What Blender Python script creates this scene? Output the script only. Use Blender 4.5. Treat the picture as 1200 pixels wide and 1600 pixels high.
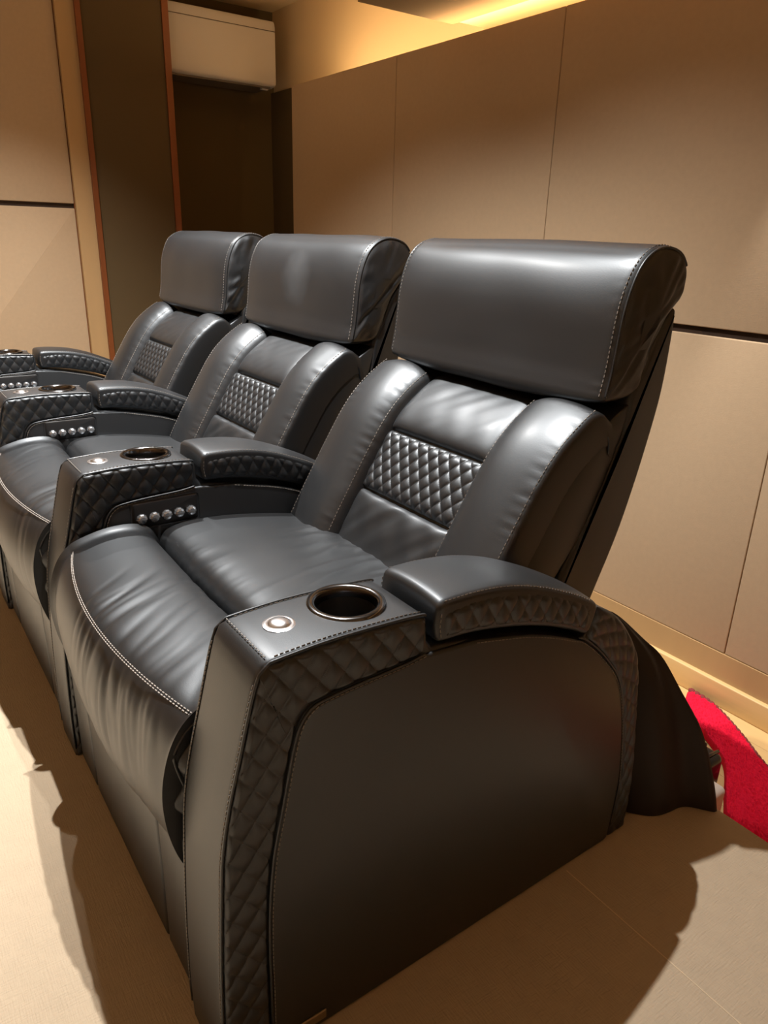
import bpy, math, random
import numpy as np
from mathutils import Matrix, Vector, noise
random.seed(4)
S = bpy.context.scene
COL = S.collection
for o in list(bpy.data.objects): bpy.data.objects.remove(o)

# ------------------------------------------------------------------ camera
F = 1144.0; CX, CY = 600.0, 800.0; CAM_H = 1.15
def _d(px, py):
    a = np.array([px-CX, py-CY, F]); return a/np.linalg.norm(a)
_Z = -_d(510, 3850); _X = -_d(-265, 345)
_X = _X-_Z*(_X@_Z); _X /= np.linalg.norm(_X); _Y = np.cross(_Z, _X)
R = np.array([_X, _Y, _Z])
cd = bpy.data.cameras.new('camera'); cam = bpy.data.objects.new('camera', cd); COL.objects.link(cam)
cd.sensor_fit = 'VERTICAL'; cd.sensor_height = 32.0; cd.lens = F/1600*32.0; cd.clip_start = .02
M = Matrix.Identity(4)
for i in range(3):
    M[i][0] = R[i, 0]; M[i][1] = -R[i, 1]; M[i][2] = -R[i, 2]
M[2][3] = CAM_H
cam.matrix_world = M
S.camera = cam

# ------------------------------------------------------------------ light
S.view_settings.view_transform = 'Standard'; S.view_settings.look = 'None'
S.view_settings.gamma = 1.0; S.view_settings.use_curve_mapping = False
S.view_settings.exposure = 0.0
W = bpy.data.worlds.new('world'); S.world = W; W.use_nodes = True
W.node_tree.nodes['Background'].inputs[0].default_value = (1.0, .8, .6, 1)
W.node_tree.nodes['Background'].inputs[1].default_value = 0.02
CEIL = 2.5
LAMPS = [(-1.43, .73), (-2.28, .63), (-3.13, .63)]
def spot(x, y, power, size=88, blend=.8, rad=.013, col=(1.0, .97, .93), z=CEIL-.03):
    l = bpy.data.lights.new('downlight_or_fill_lamp', 'SPOT'); l.energy = power; l.color = col
    l.spot_size = math.radians(size); l.spot_blend = blend; l.shadow_soft_size = rad
    o = bpy.data.objects.new('downlight_or_fill_lamp', l); COL.objects.link(o); o.location = (x, y, z)
    return o
for (x, y), p_, s_ in zip(LAMPS, (265, 340, 270), (112, 112, 94)): spot(x, y, p_, size=s_, blend=1.0)
def cove(x, y, sx, sy, power, z=2.25, col=(1.0, .62, .30)):      # unseen fill strip added for warm ambient light, shining up at the ceiling
    l = bpy.data.lights.new('ambient_fill', 'AREA'); l.shape = 'RECTANGLE'; l.size = sx; l.size_y = sy; l.energy = power; l.color = col
    o = bpy.data.objects.new('ambient_fill', l); COL.objects.link(o); o.location = (x, y, z); o.rotation_euler = (math.pi, 0, 0)
cove(2.15, -1.0, .12, 5.0, 9, col=(1.0, .58, .24)); cove(-1.0, -3.4, 6.0, .12, 22)
FRONT_FILL = [(-.5, -1.15), (-1.4, -1.15), (-2.3, -1.15)]  # unseen row added so the bright front floor bounces onto the leather
for x, y in FRONT_FILL: spot(x, y, 430, size=56)
spot(1.15, .55, 560, size=42)  # added out of view, its floor bounce brightens the near armrest side
spot(-.95, 1.82, 60, size=36, blend=.7, z=1.885)

# ------------------------------------------------------------------ materials
def mat(name, col, rough=.5, metal=0., spec=.5, bump=None, var=None, coat=0., emit=None, weave=None, tint=None):
    m = bpy.data.materials.new(name); m.use_nodes = True
    nt = m.node_tree; b = nt.nodes['Principled BSDF']
    b.inputs['Base Color'].default_value = (*col, 1); b.inputs['Roughness'].default_value = rough
    b.inputs['Metallic'].default_value = metal; b.inputs['Specular IOR Level'].default_value = spec
    b.inputs['Coat Weight'].default_value = coat; b.inputs['Coat Roughness'].default_value = .3
    if tint: b.inputs['Specular Tint'].default_value = (*tint, 1)
    if emit:
        b.inputs['Emission Color'].default_value = (*emit[0], 1); b.inputs['Emission Strength'].default_value = emit[1]
    tc = nt.nodes.new('ShaderNodeTexCoord')
    if var:
        n = nt.nodes.new('ShaderNodeTexNoise'); n.inputs['Scale'].default_value = var[0]; n.inputs['Detail'].default_value = 4
        mp = nt.nodes.new('ShaderNodeMapping'); mp.inputs['Scale'].default_value = var[2] if len(var) > 2 else (1, 1, 1)
        nt.links.new(tc.outputs['Object'], mp.inputs[0]); nt.links.new(mp.outputs[0], n.inputs['Vector'])
        r = nt.nodes.new('ShaderNodeMix'); r.data_type = 'RGBA'
        k = var[1]
        r.inputs['A'].default_value = (*[c*(1-k) for c in col], 1); r.inputs['B'].default_value = (*[min(1, c*(1+k)) for c in col], 1)
        nt.links.new(n.outputs['Fac'], r.inputs['Factor']); nt.links.new(r.outputs['Result'], b.inputs['Base Color'])
    h = None
    if bump:
        kind, sc, st, dist = bump
        if kind == 'voronoi':
            n = nt.nodes.new('ShaderNodeTexVoronoi'); n.inputs['Scale'].default_value = sc; out = n.outputs['Distance']
            nt.links.new(tc.outputs['Object'], n.inputs['Vector'])
        elif kind == 'weave':
            w1 = nt.nodes.new('ShaderNodeTexNoise'); w2 = nt.nodes.new('ShaderNodeTexNoise'); out = None
            for w, s3 in ((w1, (sc, sc, sc*.12)), (w2, (sc*.12, sc*.12, sc))):
                mp = nt.nodes.new('ShaderNodeMapping'); mp.inputs['Scale'].default_value = s3
                if weave == 'floor':
                    mp.inputs['Scale'].default_value = (s3[0], s3[2], s3[2])
                nt.links.new(tc.outputs['Object'], mp.inputs[0]); nt.links.new(mp.outputs[0], w.inputs['Vector'])
                w.inputs['Scale'].default_value = 1; w.inputs['Detail'].default_value = 2
            ad = nt.nodes.new('ShaderNodeMath'); ad.operation = 'ADD'
            nt.links.new(w1.outputs['Fac'], ad.inputs[0]); nt.links.new(w2.outputs['Fac'], ad.inputs[1]); out = ad.outputs[0]
        else:
            n = nt.nodes.new('ShaderNodeTexNoise'); n.inputs['Scale'].default_value = sc; n.inputs['Detail'].default_value = 5; out = n.outputs['Fac']
            nt.links.new(tc.outputs['Object'], n.inputs['Vector'])
        bp = nt.nodes.new('ShaderNodeBump'); bp.inputs['Strength'].default_value = st; bp.inputs['Distance'].default_value = dist
        nt.links.new(out, bp.inputs['Height']); nt.links.new(bp.outputs[0], b.inputs['Normal'])
    return m
LEATHER = mat('black_leather', (.0065, .0065, .007), .48, spec=.8, coat=.22, tint=(.84, .92, 1.0), bump=('voronoi', 520, .10, .0006))
THREAD = mat('grey_thread', (.21, .19, .17), .6)
LTHREAD = mat('light_thread', (.34, .31, .28), .6)
DTHREAD = mat('dark_thread', (.035, .028, .022), .6)
FABRIC = mat('tan_wall_fabric', (.475, .345, .22), .9, spec=.2, bump=('weave', 700, .35, .0006), var=(60, .05))
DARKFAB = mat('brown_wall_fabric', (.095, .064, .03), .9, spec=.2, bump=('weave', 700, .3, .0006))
PAINT = mat('beige_paint', (.60, .44, .26), .85, spec=.2)
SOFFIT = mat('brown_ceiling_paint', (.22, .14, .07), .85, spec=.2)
CEILM = mat('tan_ceiling_paint', (.70, .60, .47), .9, spec=.2)
FLOORM = mat('tan_textured_floor', (.45, .36, .255), .75, spec=.25, bump=('weave', 330, .9, .0014), weave='floor', var=(25, .06))
SEAMM = mat('pale_seam', (.66, .53, .36), .8)
REDWOOD = mat('reddish_wood', (.19, .052, .012), .45, var=(8, .35, (1, 1, .12)))
TANWOOD = mat('tan_wood', (.44, .28, .13), .5, var=(9, .12, (1, 1, .1)))
PINE = mat('pine_wood', (.66, .44, .19), .5, var=(7, .18, (.25, 4, 4)))
GROOVE = mat('dark_strip', (.03, .015, .008), .5)
ACM = mat('ac_plastic', (.44, .40, .37), .45)
ACDARK = mat('ac_dark', (.08, .06, .045), .6)
CHROME = mat('dark_chrome', (.13, .13, .135), .2, metal=1)
STEEL = mat('brushed_steel', (.66, .66, .68), .3, metal=1)
CUPIN = mat('cup_lining', (.02, .02, .02), .35)
PLASTIC = mat('black_plastic', (.015, .015, .016), .4)
CRYSTAL = mat('crystal_knob', (.50, .52, .55), .16, metal=.85, spec=.8)
BRASS = mat('metal_plate', (.35, .27, .17), .4, metal=.8)
CLOTH = mat('black_cloth', (.018, .014, .014), .6, spec=.4, bump=('noise', 400, .15, .0006))
FLEECE = mat('red_fleece', (.72, .012, .045), .95, spec=.1)
FLEECEDGE = mat('blanket_edge', (.20, .03, .03), .9)
WHITE = mat('white_cotton', (.80, .74, .70), .8)
LED = mat('warm_led', (1, .8, .5), .5, emit=((1.0, .72, .38), 66.0))
LAMPM = mat('lamp_face', (1, .95, .9), .5, emit=((1.0, .93, .84), 12.0))
BAGM = mat('black_gloss', (.012, .012, .013), .25)

# ------------------------------------------------------------------ helpers
def link(name, V, Fc, m, parent=None, smooth=35, loc=None):
    me = bpy.data.meshes.new(name)
    me.from_pydata([tuple(map(float, v)) for v in V], [], [tuple(int(i) for i in f) for f in Fc]); me.update()
    import bmesh
    bm = bmesh.new(); bm.from_mesh(me); bmesh.ops.recalc_face_normals(bm, faces=bm.faces); bm.to_mesh(me); bm.free()
    if smooth:
        me.shade_smooth()
        if smooth < 180: me.set_sharp_from_angle(angle=math.radians(smooth))
    me.materials.append(m)
    o = bpy.data.objects.new(name, me); COL.objects.link(o)
    if parent: o.parent = parent
    if loc: o.location = loc
    return o
class MB:
    def __init__(s): s.V = []; s.F = []
    def add(s, V, Fc):
        n = len(s.V); s.V += [tuple(v) for v in V]; s.F += [tuple(i+n for i in f) for f in Fc]; return s
    def box(s, x0, x1, y0, y1, z0, z1):
        return s.add([(x, y, z) for x in (x0, x1) for y in (y0, y1) for z in (z0, z1)],
                     [(0, 1, 3, 2), (4, 6, 7, 5), (0, 4, 5, 1), (2, 3, 7, 6), (0, 2, 6, 4), (1, 5, 7, 3)])
    def rbox(s, x0, x1, y0, y1, z0, z1, r, n=4):
        # rounded box: extrude rounded rectangle in yz with rounded sides
        p = []
        for (cy, cz, a0) in ((y1-r, z1-r, 0), (y0+r, z1-r, 90), (y0+r, z0+r, 180), (y1-r, z0+r, 270)):
            for k in range(n+1):
                a = math.radians(a0+90*k/n); p.append((cy+r*math.cos(a), cz+r*math.sin(a)))
        V, Fc = ext(p, x0, x1, r); return s.add(V, Fc)
    def make(s, name, m, parent=None, smooth=35, loc=None): return link(name, s.V, s.F, m, parent, smooth, loc)
def cr(pts, n=8, closed=False):
    """Catmull-Rom through points (any dimension)"""
    P = [np.array(p, float) for p in pts]; N = len(P); out = []
    rng = range(N if closed else N-1)
    for i in rng:
        if closed: a, b, c, d = P[i-1], P[i], P[(i+1) % N], P[(i+2) % N]
        else:
            b, c = P[i], P[i+1]; a = P[i-1] if i > 0 else 2*b-c; d = P[i+2] if i+2 < N else 2*c-b
        for k in range(n):
            t = k/n
            out.append(.5*((2*b)+(-a+c)*t+(2*a-5*b+4*c-d)*t*t+(-a+3*b-3*c+d)*t**3))
    if not closed: out.append(P[-1])
    return out
def resample(pts, n):
    P = np.array(pts, float); L = np.r_[0, np.cumsum(np.linalg.norm(np.diff(P, axis=0), axis=1))]
    t = np.linspace(0, L[-1], n)
    return np.stack([np.interp(t, L, P[:, k]) for k in range(P.shape[1])], 1)
def grid_faces(n, m, closed_m=False, off=0):
    f = []
    for i in range(n-1):
        for j in range(m if closed_m else m-1):
            j2 = (j+1) % m
            f.append((off+i*m+j, off+i*m+j2, off+(i+1)*m+j2, off+(i+1)*m+j))
    return f
def inset(P, d):
    """offset closed 2-d polygon inwards by d"""
    P = np.array(P, float); A = 0
    for i in range(len(P)):
        a, b = P[i-1], P[i]; A += a[0]*b[1]-b[0]*a[1]
    sg = 1 if A > 0 else -1
    prv = P-np.roll(P, 1, 0); nxt = np.roll(P, -1, 0)-P
    prv /= np.linalg.norm(prv, axis=1)[:, None]+1e-9; nxt /= np.linalg.norm(nxt, axis=1)[:, None]+1e-9
    n1 = np.stack([-prv[:, 1], prv[:, 0]], 1)*sg; n2 = np.stack([-nxt[:, 1], nxt[:, 0]], 1)*sg
    n = n1+n2; l = np.maximum((n*n).sum(1), .7)[:, None]
    return P+n*2/l*d
def ext(P, x0, x1, r, steps=4, dome=0., crown=None, nx=1):
    """extrude closed yz profile from x0 to x1, rounded rim r, domed caps; crown(u)->outward offset along profile normal"""
    P = np.array(P, float); m = len(P); V = []; st = []
    for k in range(steps+1):
        a = math.pi/2*k/steps; st.append((x0+r*(1-math.sin(a)), r*(1-math.cos(a))))
    st = [(x0+r*(1-math.sin(math.pi/2*k/steps)) , r*(1-math.cos(math.pi/2*k/steps))) for k in range(steps, -1, -1)]
    left = st                                   # from cap edge to full section
    right = [(x0+x1-x, d) for x, d in reversed(st)]
    mid = [(left[-1][0]+(right[0][0]-left[-1][0])*k/nx, 0) for k in range(1, nx)]
    secs = left+mid+right
    for x, d in secs:
        u = (2*x-x0-x1)/(x1-x0)
        Q = inset(P, d-(crown(u) if crown else 0))
        V += [(x, y, z) for y, z in Q]
    Fc = grid_faces(len(secs), m, True)
    for side, base in ((-1, 0), (1, (len(secs)-1)*m)):
        Q = np.array([(v[1], v[2]) for v in V[base:base+m]]); x = V[base][0]
        if dome:
            c = Q.mean(0); prev = base
            for s_ in (.85, .6, .3):
                n = len(V); V += [(x+side*dome*(1-s_*s_), *(c+(q-c)*s_)) for q in Q]
                for j in range(m): Fc.append((prev+j, prev+(j+1) % m, n+(j+1) % m, n+j))
                prev = n
            n = len(V); V.append((x+side*dome, *c))
            for j in range(m): Fc.append((prev+j, prev+(j+1) % m, n))
        else:
            Fc.append(tuple(range(base, base+m)))
    return V, Fc
def stitch(mb, pts, pitch=.0075, ln=.0048, r=.0008):
    P = np.array(pts, float); L = np.linalg.norm(np.diff(P, axis=0), axis=1).sum()
    n = max(2, int(L/pitch)); Q = resample(P, n*2+1)
    for k in range(n):
        a, b = Q[2*k], Q[2*k+1]; d = b-a; l = np.linalg.norm(d)
        if l < 1e-6: continue
        d /= l; b = a+d*min(ln, pitch*.75); e = np.cross(d, (.31, .52, .79)); e /= np.linalg.norm(e); g = np.cross(d, e)
        V = [p+r*(s*e+t*g) for p in (a, b) for s, t in ((1, 0), (0, 1), (-1, 0), (0, -1))]
        mb.add(V, [(0, 1, 5, 4), (1, 2, 6, 5), (2, 3, 7, 6), (3, 0, 4, 7), (3, 2, 1, 0), (4, 5, 6, 7)])
def tube(mb, pts, r, n=8, closed=False):
    P = np.array(pts, float); N = len(P); V = []
    for i in range(N):
        t = P[(i+1) % N]-P[i-1] if closed else P[min(i+1, N-1)]-P[max(i-1, 0)]
        t /= np.linalg.norm(t)+1e-9; e = np.cross(t, (.13, .21, .97)); e /= np.linalg.norm(e)+1e-9; g = np.cross(t, e)
        V += [P[i]+r*(math.cos(2*math.pi*k/n)*e+math.sin(2*math.pi*k/n)*g) for k in range(n)]
    f = grid_faces(N, n, True)
    if closed: f += [((N-1)*n+k, (N-1)*n+(k+1) % n, (k+1) % n, k) for k in range(n)]
    else: f += [tuple(range(n)), tuple(range((N-1)*n, N*n))]
    mb.add(V, f)
def lathe(mb, prof, c, n=40):
    V = [(c[0]+r*math.cos(2*math.pi*k/n), c[1]+r*math.sin(2*math.pi*k/n), c[2]+z) for r, z in prof for k in range(n)]
    mb.add(V, grid_faces(len(prof), n, True)+[tuple(range(n)), tuple(range((len(prof)-1)*n, len(prof)*n))])
def tag(o, label, cat, group=None, kind=None):
    if kind: o['kind'] = kind
    if label: o['label'] = label
    if cat: o['category'] = cat
    if group: o['group'] = group
    return o
def struct(mb, name, m, label=None, cat=None, smooth=0):
    o = mb.make(name, m, smooth=smooth); o['kind'] = 'structure'
    if label: o['label'] = label
    if cat: o['category'] = cat
    return o
def empty(name, loc):
    o = bpy.data.objects.new(name, None); COL.objects.link(o); o.location = loc; o.empty_display_size = .1; return o
def copy_tree(o, parent=None):
    c = o.copy(); COL.objects.link(c)
    if parent: c.parent = parent
    for ch in list(o.children): copy_tree(ch, c)
    return c

# ------------------------------------------------------------------ the room
PY, WY, FZ = 1.95, 2.24, -.151        # panel face, wall behind it, level of the lower wooden floor
EDGE = 1.353                          # back edge of the seating platform
XL = -4.335
struct(MB().box(XL-.1, 2.4, -3.6, EDGE, -.25, 0), 'floor', FLOORM, 'tan textured floor of the seating platform under the recliners', 'floor')
s = MB()
s.box(-.672, .30, .9475, .9490, -.001, .0006)
tag(s.make('floor_seam', SEAMM, smooth=0), 'thin pale seam across the floor right of the near recliner', 'floor seam', kind='structure')
b = MB()
for k in range(6): b.box(XL, 2.4, EDGE+.001+.1*k, EDGE+.1*(k+1), FZ-.05, FZ)
struct(b, 'floor_lower', PINE, 'pale pine wood floor strip behind the seating platform', 'floor')
struct(MB().box(XL-.1, 2.4, WY, WY+.1, FZ, 2.7), 'wall_back', PAINT, 'beige back wall glowing above the fabric panels', 'wall')
struct(MB().box(XL-.1, XL, -3.6, WY, FZ, 2.7), 'wall_left', DARKFAB, 'dark brown wall under the air conditioner', 'wall')
struct(MB().box(2.3, 2.4, -3.6, WY, FZ, 2.7), 'wall_right', FABRIC)
struct(MB().box(XL, 2.4, -3.7, -3.6, FZ, 2.7), 'wall_front', FABRIC)
struct(MB().box(XL, 2.4, -3.6, 1.60, CEIL, CEIL+.1), 'ceiling', CEILM)
SX, SZ, SY = -2.467, 1.897, 2.02
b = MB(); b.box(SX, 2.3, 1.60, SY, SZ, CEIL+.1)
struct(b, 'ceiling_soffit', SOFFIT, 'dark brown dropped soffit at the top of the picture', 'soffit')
struct(MB().box(SX, 2.3, SY, WY, SZ+.012, CEIL), 'ceiling_cove', PAINT, 'bright warm cove slot between soffit and back wall', 'cove')
struct(MB().box(XL, SX, 1.60, WY, 2.314, CEIL+.1), 'ceiling_corner', PAINT, 'lit ceiling above the corner with the air conditioner', 'ceiling')

# fabric panels on the back wall: upper and lower row
XS = [-3.59, -2.718, -1.841, -.951, -.07, .81, 1.69, 2.3]
ZT, ZM, ZB = 1.826, .928, .013
where_u = ['upper tan fabric wall panel farthest left, beside the dark corner', 'upper tan fabric wall panel second from the left corner',
           'upper tan fabric wall panel behind the middle headrest, right of the first clear seam', 'large upper tan fabric wall panel at the right edge of the picture']
where_l = ['lower tan fabric wall panel hidden low behind the far recliner', 'lower tan fabric wall panel hidden low behind the middle recliner',
           'lower tan fabric wall panel lit bright beside the near recliner back', 'lower tan fabric wall panel at the right edge above the wooden skirting']
for i in range(len(XS)-1):
    for (z0, z1, w, g) in ((ZM+.011, ZT, where_u, 'upper fabric wall panels'), (ZB, ZM-.011, where_l, 'lower fabric wall panels')):
        m_ = MB().rbox(XS[i]+.0012, XS[i+1]-.0012, PY, PY+.045, z0, z1, .003, 3)
        o = m_.make('wall_panel', FABRIC, smooth=40)
        tag(o, w[i] if i < len(w) else None, 'wall panel', g, kind='structure')
struct(MB().box(XS[0], 2.3, PY+.012, PY+.04, ZM-.011, ZM+.011), 'trim_1', GROOVE, 'thin dark strip between upper and lower back wall panels', 'trim')
struct(MB().box(XS[0]+.004, 2.3, PY+.05, PY+.07, FZ, ZT-.02), 'trim_2', DARKFAB)
o = MB().box(-3.57, 2.25, PY+.055, PY+.075, ZT-.012, ZT-.003).make('led_strip', LED, smooth=0)
tag(o, 'hidden warm light strip glowing along the top of the back wall panels', 'light strip')
b = MB().box(XL, 2.3, PY-.004, PY+.05, -.073, ZB-.001)
struct(b, 'baseboard_back', TANWOOD, 'tan wooden skirting board under the back wall panels', 'skirting')
b = MB(); b.rbox(XL, 2.3, PY-.02, PY+.05, FZ, -.073, .004, 3)
struct(b, 'trim_3', PINE, 'pale pine plinth below the skirting along the lower floor', 'plinth', smooth=40)

# left wall, from the corner towards the camera side
def on_x(px, py, x):
    r = R@np.array([px-CX, py-CY, F]); t = x/r[0]; return r*t+np.array([0, 0, CAM_H])
XD = -4.02                                                   # face of the dark column
yT2a, yT2b = on_x(264, 200, XD)[1], on_x(270, 200, XD)[1]
yT1b = on_x(143, 200, XD)[1]; yT1a = on_x(135, 200, XD)[1]
yTan = on_x(104, 200, XD-.03)[1]
zc = 2.6
b = MB().box(XL, XD, yT1b, yT2a-.001, 0, zc); struct(b, 'wall_panel_dark', DARKFAB, 'tall dark brown fabric panel between two reddish wood edges', 'wall panel')
struct(MB().box(XL, XD+.008, yT2a, yT2b+.012, 0, zc), 'trim_4', REDWOOD, 'reddish wood edge right of the dark panel beside the air conditioner', 'trim')
struct(MB().box(XL, XD+.012, yT1a, yT1b, 0, zc), 'trim_5', REDWOOD, 'reddish wood edge between tan strip and dark panel', 'trim')
struct(MB().box(XL, XD-.01, yTan, yT1a, 0, zc), 'trim_6', TANWOOD, 'tall narrow tan wood strip on the far left wall', 'trim')
XP = XD-.03
zs = on_x(117, 322, XP)[2]
for (z0, z1, lb) in ((zs+.011, zc, 'upper tan fabric panel on the far left wall'), (0.01, zs-.011, 'lower tan fabric panel on the far left wall above the armrests')):
    for k in range(5):
        y1 = yTan-.004-1.0*k
        o = MB().rbox(XL, XP, y1-.998, y1, z0, z1, .003, 3).make('wall_panel_left', FABRIC, smooth=40)
        tag(o, lb if k == 0 else None, 'wall panel', 'left wall fabric panels', kind='structure')
struct(MB().box(XL, XP-.012, -3.6, yTan-.004, zs-.011, zs+.011), 'trim_7', GROOVE, 'thin dark strip between the two far left wall panels', 'trim')
struct(MB().box(XL, XP-.006, yTan-.004, yTan, 0, zc), 'trim_8', REDWOOD)
struct(MB().box(XL, XS[0]-.002, WY-.02, WY, FZ, ZT+.085), 'corner_shade_strip', DARKFAB, 'narrow dark strip standing for shade in the corner left of the tan panels', 'wall panel')  # dark fabric puts the corner's shade over the pale back wall

# ------------------------------------------------------------------ wall air conditioner
XA = -4.06; ya, yb = 1.20, on_x(431, 90, XA)[1]
zb_, zt_ = on_x(425, 136, XA)[2], on_x(430, 32, XA)[2]
xw = XL+.002
prof = [(XA-.006, zb_+.008), (XA, zb_+.018), (XA, zb_+.06), (XA, zt_-.03), (XA-.012, zt_-.006), (XA-.03, zt_), (xw, zt_), (xw, zb_+.02), (XA-.10, zb_), (XA-.05, zb_), (XA-.02, zb_+.003)]
b = MB(); V, Fc = ext([(p[0], p[1]) for p in prof], ya, yb, .006, 3)
b.add([(v[1], v[0], v[2]) for v in V], Fc)
ac = b.make('air_conditioner', ACM, smooth=40)
tag(ac, 'pale wall-mounted air conditioner high in the far left corner', 'air conditioner')
b = MB(); b.box(XA-.19, XA-.022, yb-.02-.60, yb-.03, zb_-.006, zb_+.012); b.make('air_vent', ACDARK, ac, 0)
b = MB(); b.box(XA-.002, XA+.003, ya+.01, yb-.004, zt_-.055, zt_-.052); b.make('panel_seam', ACDARK, ac, 0)
b = MB(); b.rbox(XA-.06, XA-.035, yb-.07, yb-.03, zb_-.012, zb_, .003, 2); b.make('sensor', ACM, ac)

# ceiling downlights, with rings for the added front fill row too
for i, (x, y) in enumerate(LAMPS+FRONT_FILL):
    r = empty('downlight', (x, y, CEIL))
    tag(r, 'recessed ceiling downlight, outside the picture; the front row is added fill', 'downlight', 'ceiling downlights')
    b = MB(); lathe(b, [(.045, 0), (.045, -.006), (.036, -.008), (.036, 0)], (0, 0, 0), 28); b.make('ring', STEEL, r)

# ------------------------------------------------------------------ recliner: armrest
YO = .70                                # y of every recliner root
HW = .0655
def puff(a, b, k=.45): return (abs(math.sin(math.pi*a))*abs(math.sin(math.pi*b)))**k
FR = [(.243, 0), (.242, .07), (.243, .133), (.246, .23), (.251, .326), (.257, .411), (.269, .481), (.285, .546), (.306, .63), (.3165, .662)]
TOP = [(.325, .6735), (.361, .676), (.415, .678), (.493, .676), (.556, .672), (.568, .667), (.574, .655), (.576, .62)]
INN = [(.317, 0), (.316, .07), (.316, .15), (.316, .234), (.319, .31), (.327, .385), (.341, .455), (.357, .535), (.368, .572), (.386, .592), (.412, .598), (.461, .602), (.522, .605), (.550, .608), (.566, .611)]
ARC = [(.667, .603), (.769, .580), (.830, .560), (.887, .536), (.925, .517), (.984, .463), (1.034, .399), (1.065, .309), (1.085, .20), (1.090, .12), (1.080, 0)]
REAR = [(.945, .574), (.985, .553), (1.026, .517), (1.060, .475), (1.083, .437), (1.098, .392), (1.110, .32), (1.120, .26), (1.134, .17), (1.140, .09), (1.139, 0)]
body = cr(FR+TOP[:1], 4)[:-1]+cr(TOP, 4)+[(.582, .612)]+cr([(.60, .612), (.667, .600), (.769, .577), (.887, .533), (.92, .520)], 4)+[(.938, .540)]+cr(REAR, 4)
body = [tuple(p) for p in body]
body = resample(body+[body[0]], 170)[:-1]
arm = MB()
V, Fc = ext(body, -HW, HW, .010, 4)
arm.add(V, Fc)
# smooth plain side panels, a little proud of the core
plain = [tuple(p) for p in cr(INN, 4)]+[(.59, .609)]+[tuple(p) for p in cr(ARC, 4)]
ip = inset(resample(plain+[plain[0]], 160)[:-1], .003)
PAN = MB(); V, Fc = ext(ip, -HW-.0055, HW+.0055, .005, 3); PAN.add(V, Fc)
# quilted bands
def band(mb, O, I, ns, nt, sgn, cell, base=HW, amp=.0085, path=False, edge_s=(1, 1)):
    O = resample(O, ns); I = resample(I, ns); L = 0
    V = []
    for i in range(ns):
        if i: L += np.linalg.norm((O[i]+I[i])/2-(O[i-1]+I[i-1])/2)
        for j in range(nt):
            t = j/(nt-1); p = O[i]*(1-t)+I[i]*t
            if path: q = (t*np.linalg.norm(O[i]-I[i]), L)
            else: q = p
            a = q[0]/cell[0]+q[1]/cell[1]; b = q[0]/cell[0]-q[1]/cell[1]
            e = min(1, (t+1e-6)*nt/4)*min(1, (1-t)*nt/4+1e-6)
            es = min(1, (i/4 if edge_s[0] else 1))*min(1, ((ns-1-i)/4 if edge_s[1] else 1))
            e = math.sqrt(max(0, e*es))
            V.append((sgn*(base-.003+e*(.0045+amp*puff(a, b))), p[0], p[1]))
    mb.add(V, grid_faces(ns, nt))
def seq(keysO, keysI, counts):
    """piecewise matched resampling of two polylines (lists of segments)"""
    O, I = [], []
    for so, si, n in zip(keysO, keysI, counts):
        a, b = resample(so, n), resample(si, n)
        O += list(a[:-1]); I += list(b[:-1])
    O.append(np.array(keysO[-1][-1])); I.append(np.array(keysI[-1][-1])); return O, I
def smooth_band(mb, O, I, nt, sgn, cell, path=False, amp=.0060, es=(1, 1)):
    ns = len(O); V = []; L = 0
    for i in range(ns):
        if i: L += np.linalg.norm((O[i]+I[i])/2-(O[i-1]+I[i-1])/2)
        w = np.linalg.norm(O[i]-I[i])
        for j in range(nt):
            t = j/(nt-1); p = O[i]*(1-t)+I[i]*t
            q = ((t-.5)*w, L) if path else p
            a = q[0]/cell[0]+q[1]/cell[1]; b = q[0]/cell[0]-q[1]/cell[1]
            e = min(1, t*nt/4)*min(1, (1-t)*nt/4)
            if es[0]: e *= min(1, i/4)
            if es[1]: e *= min(1, (ns-1-i)/4)
            e = math.sqrt(max(0, e))
            V.append((sgn*(HW-.003+e*(.0045+amp*puff(a, b))), p[0], p[1]))
    mb.add(V, grid_faces(ns, nt))
FRc, TOPc, INc = cr(FR, 6), cr(TOP, 6), cr(INN, 6)
cornerI = 9*6
Oq, Iq = seq([FRc, [FRc[-1], TOPc[0]], TOPc[:5*6+1]], [INc[:7*6+1], INc[7*6:10*6+1], INc[10*6:]], [260, 30, 170])
Oq = [np.array(p)+np.array(((.004, 0))) if i < 260 else np.array(p)-np.array((0, .004)) for i, p in enumerate(Oq)]
REARc, ARCc = cr(REAR, 6), cr(ARC, 6)
Or, Ir = seq([REARc], [ARCc[4*6:]], [200])
QC = (.038, .050); QF = {}; QR = {}
for sg in (1, -1):
    m1 = MB(); smooth_band(m1, Oq, Iq, 44, sg, QC, amp=.0048); QF[sg] = m1
    m2 = MB(); smooth_band(m2, Or, Ir, 26, sg, (.030, .054), path=True, amp=.0042); QR[sg] = m2
# pad
PT = [(.588, .672), (.600, .681), (.660, .680), (.724, .672), (.795, .652), (.874, .619), (.925, .592), (.941, .580)]
PB = [(.938, .560), (.922, .531), (.887, .546), (.830, .570), (.769, .590), (.700, .606), (.640, .615), (.600, .617), (.589, .622), (.584, .645)]
pp = [tuple(p) for p in cr(PT, 5)]+[tuple(p) for p in cr(PB, 5)]
pp = resample(pp+[pp[0]], 130)[:-1]
PADW = HW+.004
def pcrown(u): return 0
V, Fc = ext(pp, -PADW, PADW, .009, 4, nx=10)
V = [(x, y, z+(.007*max(0, 1-(x/PADW)**2)*max(0, min(1, (z-(.66-.9*max(0, y-.70)**1.25))/.03+1)) if z > .53+.1*0 and z > np.interp(y, [.58, .66, .77, .887, .94], [.655, .655, .63, .585, .565]) else 0)) for x, y, z in V]
PADM = MB(); PADM.add(V, Fc)
PQ = {}
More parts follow.
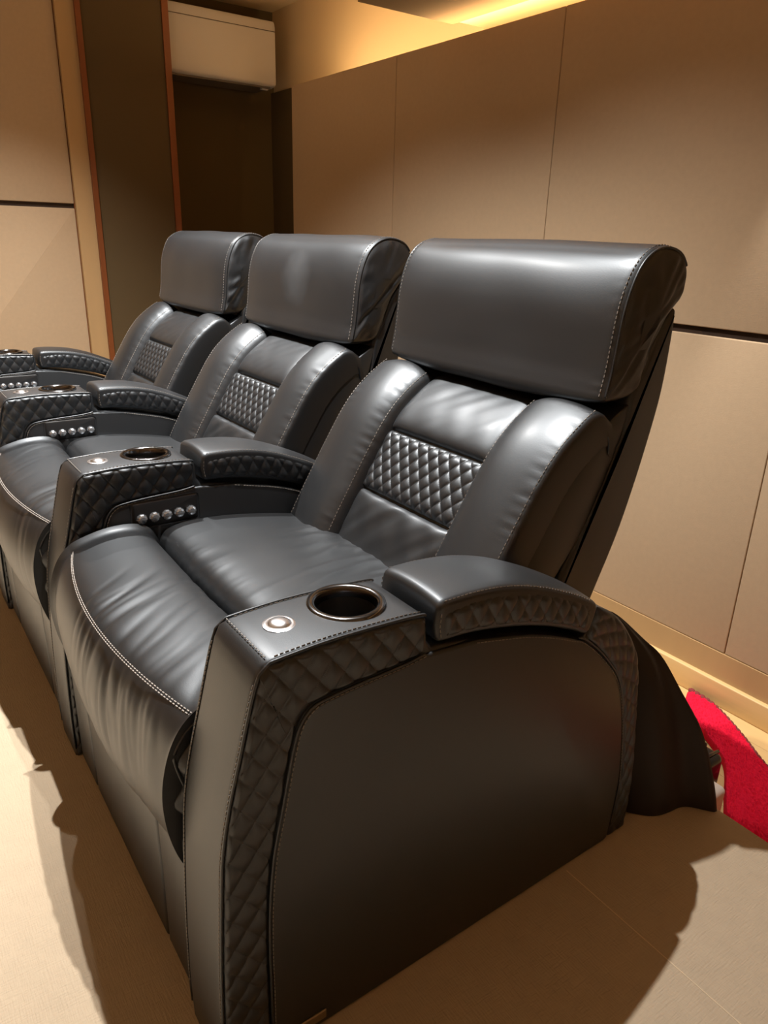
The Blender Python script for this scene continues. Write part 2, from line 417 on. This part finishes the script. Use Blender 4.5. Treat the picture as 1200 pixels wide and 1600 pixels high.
PTs = [(.598, .664), (.660, .668), (.724, .661), (.795, .642), (.874, .609), (.926, .582)]
PBs = [(.597, .624), (.645, .621), (.705, .611), (.769, .597), (.850, .569), (.918, .539)]
for sg in (1, -1):
    m1 = MB(); O, I = seq([cr(PTs, 6)], [cr(PBs, 6)], [170])
    ns = len(O); V = []
    for i in range(ns):
        for j in range(20):
            t = j/19; p = O[i]*(1-t)+I[i]*t
            a = p[0]/.031+p[1]/.050; b = p[0]/.031-p[1]/.050
            e = math.sqrt(max(0, min(1, t*5)*min(1, (1-t)*5)*min(1, i/6)*min(1, (ns-1-i)/6)))
            V.append((sg*(PADW-.003+e*(.003+.0042*puff(a, b))), p[0], p[1]))
    m1.add(V, grid_faces(ns, 20)); PQ[sg] = m1

def cut_hole(o, c, r, z0, z1):
    m_ = MB(); lathe(m_, [(r, z0), (r, z1)], (c[0], c[1], 0), 48); k = m_.make('cutter', LEATHER, smooth=0)
    md = o.modifiers.new('hole', 'BOOLEAN'); md.object = k; md.operation = 'DIFFERENCE'; md.solver = 'EXACT'
    k.location = o.matrix_basis.translation; bpy.context.view_layer.update()
    me = bpy.data.meshes.new_from_object(o.evaluated_get(bpy.context.evaluated_depsgraph_get())); o.modifiers.clear(); o.data = me
    bpy.data.objects.remove(k); me.name = 'armrest'
def in_poly(q, poly):
    c = False; n = len(poly)
    for i in range(n):
        a, b = poly[i], poly[i-1]
        if (a[1] > q[1]) != (b[1] > q[1]) and q[0] < (b[0]-a[0])*(q[1]-a[1])/(b[1]-a[1])+a[0]: c = not c
    return c
def quilt_thread(mb, O, I, cell, xs):
    poly = inset([tuple(p) for p in list(O)[::4]]+[tuple(p) for p in list(I)[::-4]], .003)
    lo, hi = poly.min(0), poly.max(0)
    for s_ in (1, -1):
        ends = [y/cell[0]+s_*z/cell[1] for y in (lo[0], hi[0]) for z in (lo[1], hi[1])]
        for n in range(int(math.floor(min(ends))), int(math.ceil(max(ends)))+1):
            run = []
            for z in np.arange(lo[1], hi[1], .0022):
                y = (n-s_*z/cell[1])*cell[0]
                if in_poly((y, z), poly): run.append((y, z))
                else:
                    if len(run) > 3:
                        for x in xs: stitch(mb, [(x, *q) for q in run], pitch=.0056, ln=.0036, r=.00065)
                    run = []
            if len(run) > 3:
                for x in xs: stitch(mb, [(x, *q) for q in run], pitch=.0056, ln=.0036, r=.00065)
def build_arm(parent, x):
    a = arm.make('armrest', LEATHER, None, 50)
    cut_hole(a, (-.010, .487), .0450, .585, .75)
    a.parent = parent; a.location = (x, -YO, 0)
    PAN.make('side_panel', LEATHER, a, 50)
    for sg in (1, -1):
        QF[sg].make('quilted_panel', LEATHER, a, 180)
        QR[sg].make('rear_quilting', LEATHER, a, 180)
    p = PADM.make('arm_pad', LEATHER, a, 50)
    for sg in (1, -1): PQ[sg].make('pad_quilting', LEATHER, a, 180)
    def seam(pts):
        st = MB(); stitch(st, pts); st.make('stitching', THREAD, a, 0)
    for sg in (1, -1):
        xs = sg*(HW-.0075); e = sg*(HW+.0058)
        seam([(xs, q[0], q[1]+.0004) for q in TOPc[3:29]])
        seam([(sg*(HW-.004), q[0]-.0001, q[1]) for q in FRc[6:-3]])
        seam([(e, q[0]+.005, q[1]-.004) for q in INc[4:]])
        seam([(e, q[0]-.003, q[1]-.006) for q in ARCc[:-8]])
        seam([(sg*(PADW-.004), q[0], q[1]-.0005) for q in cr([(p_[0], p_[1]) for p_ in PT[1:-1]], 6)])
        seam([(sg*(PADW+.0015), q[0]+.004, q[1]) for q in resample([(.588, .665), (.586, .645), (.590, .625)], 8)])
        qt = MB(); quilt_thread(qt, Oq, Iq, QC, (sg*(HW+.0018),)); qt.make('quilting_thread', DTHREAD, a, 0)
        O, I = seq([cr(PTs, 6)], [cr(PBs, 6)], [170]); qt = MB(); quilt_thread(qt, O, I, (.031, .050), (sg*(PADW+.0003),)); qt.make('quilting_thread', DTHREAD, a, 0)
        for pts, r_ in (([(sg*(HW+.0045), q[0]+.001, q[1]-.001) for q in INc[2:]], .0022), ([(sg*(HW+.0035), q[0], q[1]) for q in ARCc[20:-2]], .002),
                        ([(sg*(HW-.001), q[0]+.0015, q[1]-.0015) for q in list(FRc[2:])+list(TOPc[1:30])], .0022)):
            pz = MB(); tube(pz, pts, r_, 6); pz.make('piping', LEATHER, a, 180)
    seam([(xx, .331, .6755) for xx in np.linspace(-HW+.008, HW-.008, 10)])
    c = MB(); cz = .6765
    ring = [(.0420, -.012), (.0430, .0003), (.0450, .0030), (.048, .0042), (.0525, .0038), (.0550, .0022), (.0560, -.001), (.052, -.004), (.0442, -.012)]
    n_ = 56; V = [(-.010+r*math.cos(2*math.pi*k/n_), .487+r*math.sin(2*math.pi*k/n_), cz+z) for r, z in ring+ring[:1] for k in range(n_)]
    c.add(V, grid_faces(len(ring)+1, n_, True)); cup = c.make('cup_holder', CHROME, a, 60)
    c2 = MB(); wl = [(.0432, -.006), (.041, -.05), (.036, -.080), (.032, -.086), (.0005, -.087)]
    V = [(-.010+r*math.cos(2*math.pi*k/n_), .487+r*math.sin(2*math.pi*k/n_), cz+z) for r, z in wl for k in range(n_)]
    c2.add(V, grid_faces(len(wl), n_, True)); c2.make('cup_well', CUPIN, a, 60)
    k = MB(); lathe(k, [(.0225, -.002), (.0225, .0016), (.0195, .0026), (.0165, .0030), (.0158, .0026), (.014, .0046), (.0095, .0066), (.004, .0074), (.0006, .0075)], (-.006, .382, cz-.0008), 36)
    k.make('power_button', STEEL, a, 60)
    return a
def add_controls(a):
    b = MB(); b.rbox(HW-.002, HW+.0075, .418, .574, .530, .597, .009, 4); b.make('control_panel', PLASTIC, a, 40)
    for j in range(5):
        c = MB(); lathe(c, [(.0122, 0), (.0122, .004), (.0105, .008), (.0075, .0105), (.003, .0115), (.0004, .0117)], (0, 0, 0), 10)
        V = [(HW+.0072+v[2], .441+.0281*j+v[0], .5555+v[1]) for v in c.V]
        o = MB().add(V, c.F).make('control_button', CRYSTAL, a, 0)

# ------------------------------------------------------------------ recliner: seat, back, headrest
def fold(x, y, z, fx, fy, fz, seed): return noise.noise(Vector((x*fx+seed, y*fy+seed*.7, z*fz+seed*1.3)))
def cushion(mb, prof, hw, nx, bow, seed, amp, xoff=0., taper=.02, skew=.0):
    P = resample([tuple(p) for p in cr(prof, 6)], 90); m = len(P); c = P.mean(0)
    T = np.gradient(P, axis=0); T /= np.linalg.norm(T, axis=1)[:, None]; N = np.stack([-T[:, 1], T[:, 0]], 1)
    V = []
    for i in range(nx):
        u = -1+2*i/(nx-1); au = abs(u)
        edge = .011*max(0, (au-.94)/.06)**2.2
        for k in range(m):
            y, z = P[k]; n = N[k]; x = xoff+hw*u
            wx = x+skew*(y-.3)+.030*noise.noise(Vector((x*5, y*6, z*6+seed)))
            msk = max(0, min(1, .45+1.6*noise.noise(Vector((x*4.2+seed, y*4.5, z*3)))))
            r1 = 1-abs(fold(wx, y, z, 15, 2.2, 2.2, seed))*2; r2 = 1-abs(fold(wx+.02, y, z, 33, 4.0, 3.0, seed+9))*2.2
            d = amp*(.55*fold(x, y, z, 7, 4, 4, seed+3)+1.15*msk*(max(0, r1)**2-.45)+.55*msk*(max(0, r2)**2-.4))
            w = math.sin(math.pi*min(1, max(0, k/(m-1))))**.4
            d = d*w*(1-au**6) + .006*(1-u*u)*w
            pull = edge
            yy, zz = y+n[0]*(d-pull), z+n[1]*(d-pull)
            if bow and yy < .47: yy += bow*(u*u-.0)*max(0, min(1, (.47-yy)/.18))
            V.append((x, yy, zz))
    f = grid_faces(nx, m)
    f += [tuple(range(m)), tuple(range((nx-1)*m, nx*m))]
    f += [(i*m, i*m+m-1, (i+1)*m+m-1, (i+1)*m) for i in range(nx-1)]
    mb.add(V, f)
    return V, m
FPROF = [(.40, .255), (.30, .240), (.262, .246), (.232, .275), (.214, .33), (.207, .39), (.211, .44), (.226, .488), (.250, .519), (.285, .534), (.34, .543), (.40, .542), (.438, .530), (.458, .508), (.464, .48), (.462, .44)]
RPROF = [(.466, .44), (.466, .49), (.474, .518), (.495, .534), (.54, .541), (.62, .538), (.70, .527), (.78, .512), (.84, .497), (.87, .48), (.87, .44)]
FPROF_ = FPROF[::1]
BK = [(.762, .44), (.785, .485), (.818, .548), (.864, .627), (.910, .703), (.949, .762), (.991, .809), (1.043, .849), (1.085, .872), (1.110, .878)]
BKc = resample([tuple(p) for p in cr(BK, 8)], 120)
Tb = np.gradient(BKc, axis=0); Tb /= np.linalg.norm(Tb, axis=1)[:, None]; Nb = np.stack([-Tb[:, 1], Tb[:, 0]], 1)   # towards the sitter
Lb = np.r_[0, np.cumsum(np.linalg.norm(np.diff(BKc, axis=0), axis=1))]
def at_z(z): return float(np.interp(z, BKc[:, 1], np.arange(len(BKc))))
def bp(k, h):
    i = min(max(k, 0), len(BKc)-1); i0 = int(i); i1 = min(i0+1, len(BKc)-1); f = i-i0
    p = BKc[i0]*(1-f)+BKc[i1]*f; n = Nb[i0]*(1-f)+Nb[i1]*f; return p+n*h
def center_patch(mb, k0, k1, hw, base, amp, nx=60, nk=40, quilt=None, seed=1, wr=.002, es=(1, 1)):
    V = []
    for i in range(nk+1):
        t = i/nk; k = k0+(k1-k0)*t
        s_ = float(np.interp(k, np.arange(len(Lb)), Lb))
        for j in range(nx+1):
            u = -1+2*j/nx; x = hw*u; v = 2*t-1
            if v < 0 and not es[0]: v = 0
            if v > 0 and not es[1]: v = 0
            e = max(0, (1-abs(u)**9)*(1-abs(v)**9))**.5
            h = base+amp*e
            if quilt:
                a = x/quilt[0]+s_/quilt[1]; b = x/quilt[0]-s_/quilt[1]
                h += quilt[2]*puff(a, b)*e
            else:
                h += wr*e*(noise.noise(Vector((x*9+seed, s_*9+x*12, seed)))+.8*noise.noise(Vector((x*24-s_*25+seed, s_*8, seed*2))))
            y, z = bp(k, h); V.append((x, y, z))
    mb.add(V, grid_faces(nk+1, nx+1))
BOL = [(.156, -.050), (.1625, -.030), (.170, -.0165), (.186, -.004), (.212, .006), (.245, .010), (.280, .008), (.308, .003), (.326, -.001), (.3325, -.004), (.3365, -.012), (.3375, -.04), (.336, -.075)]
BOLc = resample([tuple(p) for p in cr(BOL, 5)], 46)
def bolster(mb, sg, seed):
    V = []; nk = 96
    for i in range(nk+1):
        k = (len(BKc)-1)*i/nk; s_ = float(np.interp(k, np.arange(len(Lb)), Lb)); t = i/nk
        roll = .035*max(0, (t-.90)/.10)**2
        for x, h in BOLc:
            w = max(0, 1-abs((x-.25)/.085)**4)
            cr_ = math.exp(-((x-.325)/.02)**2)*.0018*noise.noise(Vector((s_*90, x*10, seed)))+math.exp(-((x-.178)/.02)**2)*.0018*noise.noise(Vector((s_*90, x*10, seed+4)))
            h2 = h+w*.003*noise.noise(Vector((x*7, s_*6, seed)))+cr_-roll
            y, z = bp(k, h2); V.append((sg*x, y, z))
    mb.add(V, grid_faces(nk+1, len(BOLc)))
HP = [(1.0885, .8845), (1.091, .900), (1.097, .93), (1.102, .975), (1.108, 1.03), (1.119, 1.075), (1.137, 1.113), (1.16, 1.136), (1.19, 1.149), (1.222, 1.150), (1.255, 1.140), (1.277, 1.118), (1.284, 1.093), (1.276, 1.062), (1.256, 1.042), (1.236, 1.022), (1.215, .985), (1.198, .945), (1.187, .908), (1.172, .888), (1.150, .880), (1.118, .879), (1.095, .8795)]
def hr_d(au, front): return .013*(1-au**5)*front + .003*(1-au**4)
def headrest(mb, seed):
    P = np.array(cr(HP, 5, closed=True)); m = len(P); hw = .333; V = []
    c = P.mean(0); T = np.roll(P, -1, 0)-np.roll(P, 1, 0); T /= np.linalg.norm(T, axis=1)[:, None]
    N = np.stack([-T[:, 1], T[:, 0]], 1)
    A = sum(P[i-1][0]*P[i][1]-P[i][0]*P[i-1][1] for i in range(m))
    if A > 0: N = -N
    secs = []
    nx = 64
    for i in range(nx+1):
        u = -1+2*i/nx; x = hw*u; au = abs(u)
        rim = .005*max(0, (au-.975)/.025)**2
        for k in range(m):
            y, z = P[k]; front = max(0, min(1, (1.16-y)/.05))
            d = hr_d(au, front)
            d += .0022*noise.noise(Vector((x*6, z*9, seed)))*(1-au**8)
            d += .0022*math.exp(-((au-.95)/.03)**2)*noise.noise(Vector((x*4, z*85+y*60, seed+3)))
            V.append((x, *(P[k]+N[k]*(d-rim))))
    n0 = nx+1
    f = grid_faces(n0, m, True)
    for side, base in ((-1, 0), (1, nx*m)):
        prev = base; Q = np.array([(V[base+k][1], V[base+k][2]) for k in range(m)]); cc = Q.mean(0)
        for s_, dx in ((.975, .0015), (.92, .005), (.84, .0065), (.72, .008), (.6, .010), (.45, .011), (.3, .012)):
            n = len(V)
            for k in range(m):
                q = cc+(Q[k]-cc)*s_
                V.append((side*(hw+dx+(.0065*noise.noise(Vector((q[0]*14+q[1]*14, (q[1]-q[0])*42, seed+7))) if s_ < .95 else 0)), *q))
            for k in range(m): f.append((prev+k, prev+(k+1) % m, n+(k+1) % m, n+k))
            prev = n
        f.append(tuple(range(prev, prev+m)))
    mb.add(V, f)
    return P

def build_recliner(xc, seed):
    root = empty('recliner', (xc, YO, 0)); L = (0, -YO, 0)
    seat = MB(); cushion(seat, FPROF[::-1], .3425, 130, .036, seed, .0040, skew=.5)
    so = seat.make('seat_cushion', LEATHER, root, 60, L)
    seat = MB(); cushion(seat, RPROF, .341, 130, 0, seed+20, .0044, skew=.35)
    seat.make('seat_cushion', LEATHER, root, 60, L)
    st = MB()
    for off, rr in ((0, .0010), (.004, .0010)):
        stitch(st, [(x, .2485-off*.7+.036*(x/.3395)**2*1.18-.006*(1-(x/.33)**2), .5215-off*.75+.004*(1-(x/.33)**2)) for x in np.linspace(-.340, .340, 82)], pitch=.0075, r=rr)
    st.make('seat_stitching', LTHREAD, root, 0, L)
    for sg in (1, -1):
        tb = MB(); pf = resample([tuple(p) for p in cr(FPROF, 6)], 90)
        pts = [(sg*.3395, q[0]+.036+.012, q[1]-.0) for q in pf[14:62]]
        tube(tb, [(sg*.3405, q[0]+.036*.95+.022*min(1, max(0, (.47-q[1])/.05)), q[1]-.010*max(0, (q[1]-.47)/.07)) for q in pf[16:58]], .0035, 6)
        tb.make('piping', LEATHER, so, 180)
        g = MB(); V = []; zz = np.linspace(.23, .525, 46)
        for i, z in enumerate(zz):
            for j, xx in enumerate(np.linspace(.336, .3495, 9)):
                y = float(np.interp(z, [.24, .30, .39, .45, .49, .53], [.288, .270, .254, .260, .278, .312]))+.007*math.sin(z*85+seed)*math.sin(math.pi*j/8)+.012*abs(j/8-.5)
                V.append((sg*xx, y, z))
        g.add(V, grid_faces(46, 9)); g.make('side_gusset', LEATHER, so, 180)
    # kick panel below the footrest
    for (x0, x1) in ((-.3495, -.222), (-.219, .219), (.222, .3495)):
        b = MB(); b.rbox(x0, x1, .254, .30, .004, .33, .008, 3); b.make('kick_panel', LEATHER, root, 50, L)
    b = MB(); b.box(-.348, .348, .30, 1.02, .01, .43); b.make('base', PLASTIC, root, 0, L)
    # backrest
    bk = [tuple(bp(i, -.040)) for i in range(0, len(BKc), 6)]+[tuple(bp(len(BKc)-1, -.035)), (1.165, .872), (1.150, .80), (1.128, .739), (1.095, .665), (1.060, .608), (1.014, .55), (.96, .44)]
    b = MB(); V, Fc = ext(bk, -.3345, .3345, .004, 2); b.add(V, Fc)
    back = b.make('backrest', LEATHER, root, 50, L)
    for sg in (1, -1):
        b = MB(); bolster(b, sg, seed+sg); b.make('bolster', LEATHER, back, 180)
    kq0, kq1 = at_z(.628), at_z(.757)
    b = MB(); center_patch(b, 0, kq0-.4, .166, -.040, .016, seed=seed, wr=.0045, es=(0, 1)); b.make('lumbar_panel', LEATHER, back, 180)
    b = MB(); center_patch(b, kq0+.4, kq1-.4, .166, -.040, .012, nx=200, nk=110, quilt=(.0345, .043, .0052)); b.make('quilted_panel', LEATHER, back, 180)
    b = MB(); center_patch(b, kq1+.4, len(BKc)-1, .166, -.040, .018, seed=seed+5, wr=.0013, es=(1, 0)); b.make('upper_panel', LEATHER, back, 180)
    for sg in (1, -1):
        for xx, h in ((.1735, -.0125), (.3275, -.0008)):
            st = MB(); stitch(st, [(sg*xx, *bp(k, h)) for k in range(4, len(BKc)-5, 3)], pitch=.0085, r=.0010)
            st.make('back_stitching', THREAD, back, 0)
    # outer shell
    sh = cr([(1.160, .885), (1.150, .80), (1.122, .735), (1.055, .604), (1.0, .50), (.95, .36)], 5)+cr([(1.06, .34), (1.105, .42), (1.142, .50), (1.185, .60), (1.214, .69), (1.240, .79), (1.258, .88), (1.263, .96), (1.262, 1.035), (1.252, 1.042)], 5)+[(1.215, 1.0), (1.185, .93)]
    sh = resample([tuple(p) for p in sh]+[tuple(sh[0])], 110)[:-1]
    b = MB(); V, Fc = ext(sh, -.338, .338, .012, 4); b.add(V, Fc); b.make('back_shell', LEATHER, root, 50, L)
    b = MB(); P = headrest(b, seed); hr = b.make('headrest', LEATHER, root, 70, L)
    for sg in (1, -1):
        pts = []; pz = []; st = MB(); ptb = MB()
        for k in range(2, 56):
            n = (P[k+1]-P[k-1]); n = np.array([n[1], -n[0]])/np.linalg.norm(n)
            if np.dot(n, P[k]-P.mean(0)) < 0: n = -n
            fr = max(0, min(1, (1.16-P[k][0])/.05))
            pts.append((sg*.3225, *(P[k]+n*(hr_d(.9685, fr)+.0004))))
            pz.append((sg*.3325, *(P[k]+n*(-.0035))))
        tube(ptb, pz, .0026, 6)
        stitch(st, pts, pitch=.0085, r=.0009)
        st.make('headrest_stitching', THREAD, hr, 0); ptb.make('piping', LEATHER, hr, 180)
    return root

PITCH = .847; X0 = -1.1745; AH = PITCH/2
near = build_recliner(X0, 3)
a_end = build_arm(near, AH)
a_in = copy_tree(a_end, near); a_in.location = (-AH, -YO, 0); add_controls(a_in)
b = MB(); b.rbox(HW+.0048, HW+.0085, .330, .406, .017, .035, .002, 2); b.make('metal_plate', BRASS, a_end, 40)
tag(near, 'black leather recliner nearest the camera, with its full outer armrest side in view', 'recliner', 'black leather recliners in the row')
mid = build_recliner(X0-PITCH, 11)
tag(mid, 'black leather recliner in the middle of the row, with a smudge on its headrest', 'recliner', 'black leather recliners in the row')
# hazy smudge on the middle headrest: greasy patch with a different gloss and a dusty tone
sm = LEATHER.copy(); sm.name = 'smudged_leather'; nt = sm.node_tree; bs = nt.nodes['Principled BSDF']
tc = nt.nodes.new('ShaderNodeTexCoord'); vd = nt.nodes.new('ShaderNodeVectorMath'); vd.operation = 'DISTANCE'; vd.inputs[1].default_value = (.015, 1.10, 1.03)
ns = nt.nodes.new('ShaderNodeTexNoise'); ns.inputs['Scale'].default_value = 28; ns.inputs['Detail'].default_value = 3
nt.links.new(tc.outputs['Object'], vd.inputs[0]); nt.links.new(tc.outputs['Object'], ns.inputs['Vector'])
ad = nt.nodes.new('ShaderNodeMath'); ad.operation = 'MULTIPLY_ADD'; ad.inputs[1].default_value = .05
nt.links.new(ns.outputs['Fac'], ad.inputs[0]); nt.links.new(vd.outputs['Value'], ad.inputs[2])
mr = nt.nodes.new('ShaderNodeMapRange'); mr.inputs['From Min'].default_value = .05; mr.inputs['From Max'].default_value = .115; mr.inputs['To Min'].default_value = .72; mr.inputs['To Max'].default_value = .49
nt.links.new(ad.outputs[0], mr.inputs['Value']); nt.links.new(mr.outputs[0], bs.inputs['Roughness'])
mc = nt.nodes.new('ShaderNodeMix'); mc.data_type = 'RGBA'; mc.inputs['A'].default_value = (.015, .014, .0135, 1); mc.inputs['B'].default_value = (.0065, .0065, .007, 1)
m2 = nt.nodes.new('ShaderNodeMapRange'); m2.inputs['From Min'].default_value = .05; m2.inputs['From Max'].default_value = .115
nt.links.new(ad.outputs[0], m2.inputs['Value']); nt.links.new(m2.outputs[0], mc.inputs['Factor']); nt.links.new(mc.outputs['Result'], bs.inputs['Base Color'])
for ch in mid.children:
    if ch.name.startswith('headrest'): ch.data.materials[0] = sm
far = build_recliner(X0-2*PITCH, 27)
tag(far, 'black leather recliner farthest from the camera, beside the brown corner', 'recliner', 'black leather recliners in the row')
for r in (mid, far):
    c = copy_tree(a_in, r); c.location = (-AH, -YO, 0)

# ------------------------------------------------------------------ behind the near recliner
# black cloth slumped on the platform
ang = np.linspace(0, 2*math.pi, 121)[:-1]
outl = cr([(-.74, 1.160, 0), (-.705, 1.165, 0), (-.680, 1.20, 0), (-.660, 1.255, 0), (-.645, 1.30, 0), (-.597, 1.343, 0), (-.66, 1.350, 0), (-.80, 1.350, 0), (-1.0, 1.350, 0), (-1.15, 1.33, 0), (-1.15, 1.20, 0), (-1.0, 1.17, 0), (-.86, 1.165, 0)], 12, closed=True)
outl = resample([tuple(p) for p in outl]+[tuple(outl[0])], 141)[:-1]
apex = np.array((-.90, 1.24)); V = []; nr = 34
for i in range(nr+1):
    r = i/nr
    for k, q in enumerate(outl):
        d = q[:2]-apex; a = math.atan2(d[1], d[0])
        f = .14*math.sin(a*7+1.2*r)*r*(1-.5*r)+.08*math.sin(a*13+2+r)*r*(1-.6*r)
        rr = r**.75
        p = apex+d*rr*(1+f*.5)
        p[1] = min(p[1], 1.352)
        z = .385*(1-r**2.5)**.85*(1-.25*max(0, (p[1]-1.25)/.1))*(1+.10*noise.noise(Vector((p[0]*9, p[1]*9, 1)))) + .012*noise.noise(Vector((a*4, r*3, 5)))*(1-r)
        V.append((p[0], p[1], max(.002, z)))
Fc = grid_faces(nr+1, len(outl), True)
o = MB().add(V, Fc).make('draped_cloth', CLOTH, smooth=180)
tag(o, 'black cloth slumped on the floor behind the near recliner armrest', 'cloth')
# red fleece blanket
far_e = [(-1.02, 1.915), (-.926, 1.90), (-.806, 1.838), (-.704, 1.772), (-.60, 1.72), (-.45, 1.69), (-.2, 1.70), (0, 1.72)]
near_e = [(-.98, 1.83), (-.87, 1.76), (-.765, 1.690), (-.695, 1.58), (-.640, 1.495), (-.55, 1.40), (-.3, 1.38), (0, 1.385)]
A = resample(cr(far_e, 6), 400); B = resample(cr(near_e, 6), 400); nt = 220; V = []
def fleece(x, y):
    c = noise.voronoi(Vector((x*120+.8*noise.noise(Vector((x*60, y*60, 3))), y*120, 0)))[0]
    return .009*max(0, min(1, 1.6*(c[1]-c[0])))**.6
for i in range(400):
    for j in range(nt):
        t = j/(nt-1); p = A[i]*(1-t)+B[i]*t
        e = math.sqrt(max(0, min(1, t*nt/6)*min(1, (1-t)*nt/6)*min(1, i/5)*min(1, (399-i)/5)))
        foldh = .022*math.exp(-((p[1]-1.52-.45*(p[0]+.55))/.03)**2)
        foldd = -.014*math.exp(-((p[1]-1.47-.45*(p[0]+.55))/.012)**2)
        h = FZ+.002+e*(.018+fleece(p[0], p[1])+foldh+foldd+.01*noise.noise(Vector((p[0]*5, p[1]*5, 2))))
        V.append((p[0], p[1], h))
bl = MB().add(V, grid_faces(400, nt)).make('fleece_blanket', FLEECE, smooth=180)
tag(bl, 'bright red fleece blanket lying on the wooden floor behind the platform', 'blanket')
t = MB(); tube(t, [(p[0], p[1]+.002, FZ+.012+.003*math.sin(i*.9)) for i, p in enumerate(A[3:-3])], .009, 7)
t.make('blanket_edge', FLEECEDGE, bl, 180)
# white cloth corner and black strapped bag between cloth and blanket
b = MB(); b.rbox(-.80, -.655, 1.375, 1.50, FZ, FZ+.10, .012, 3)
o = b.make('white_towel', WHITE, smooth=50); tag(o, 'small white folded towel between black cloth and red blanket', 'towel')
bag = empty('black_bag', (-.80, 1.56, FZ))
b = MB(); b.rbox(-.10, .075, -.05, .05, 0, .10, .02, 4); b.make('bag_body', BAGM, bag, 50)
for dx in (.02, .055):
    b = MB(); tube(b, [(dx, -.053, .02), (dx+.004, -.054, .06), (dx, -.046, .098), (dx, 0, .104), (dx, .046, .098)], .005, 8); b.make('strap', BAGM, bag, 180)
tag(bag, 'small glossy black bag with straps beside the red blanket', 'bag')
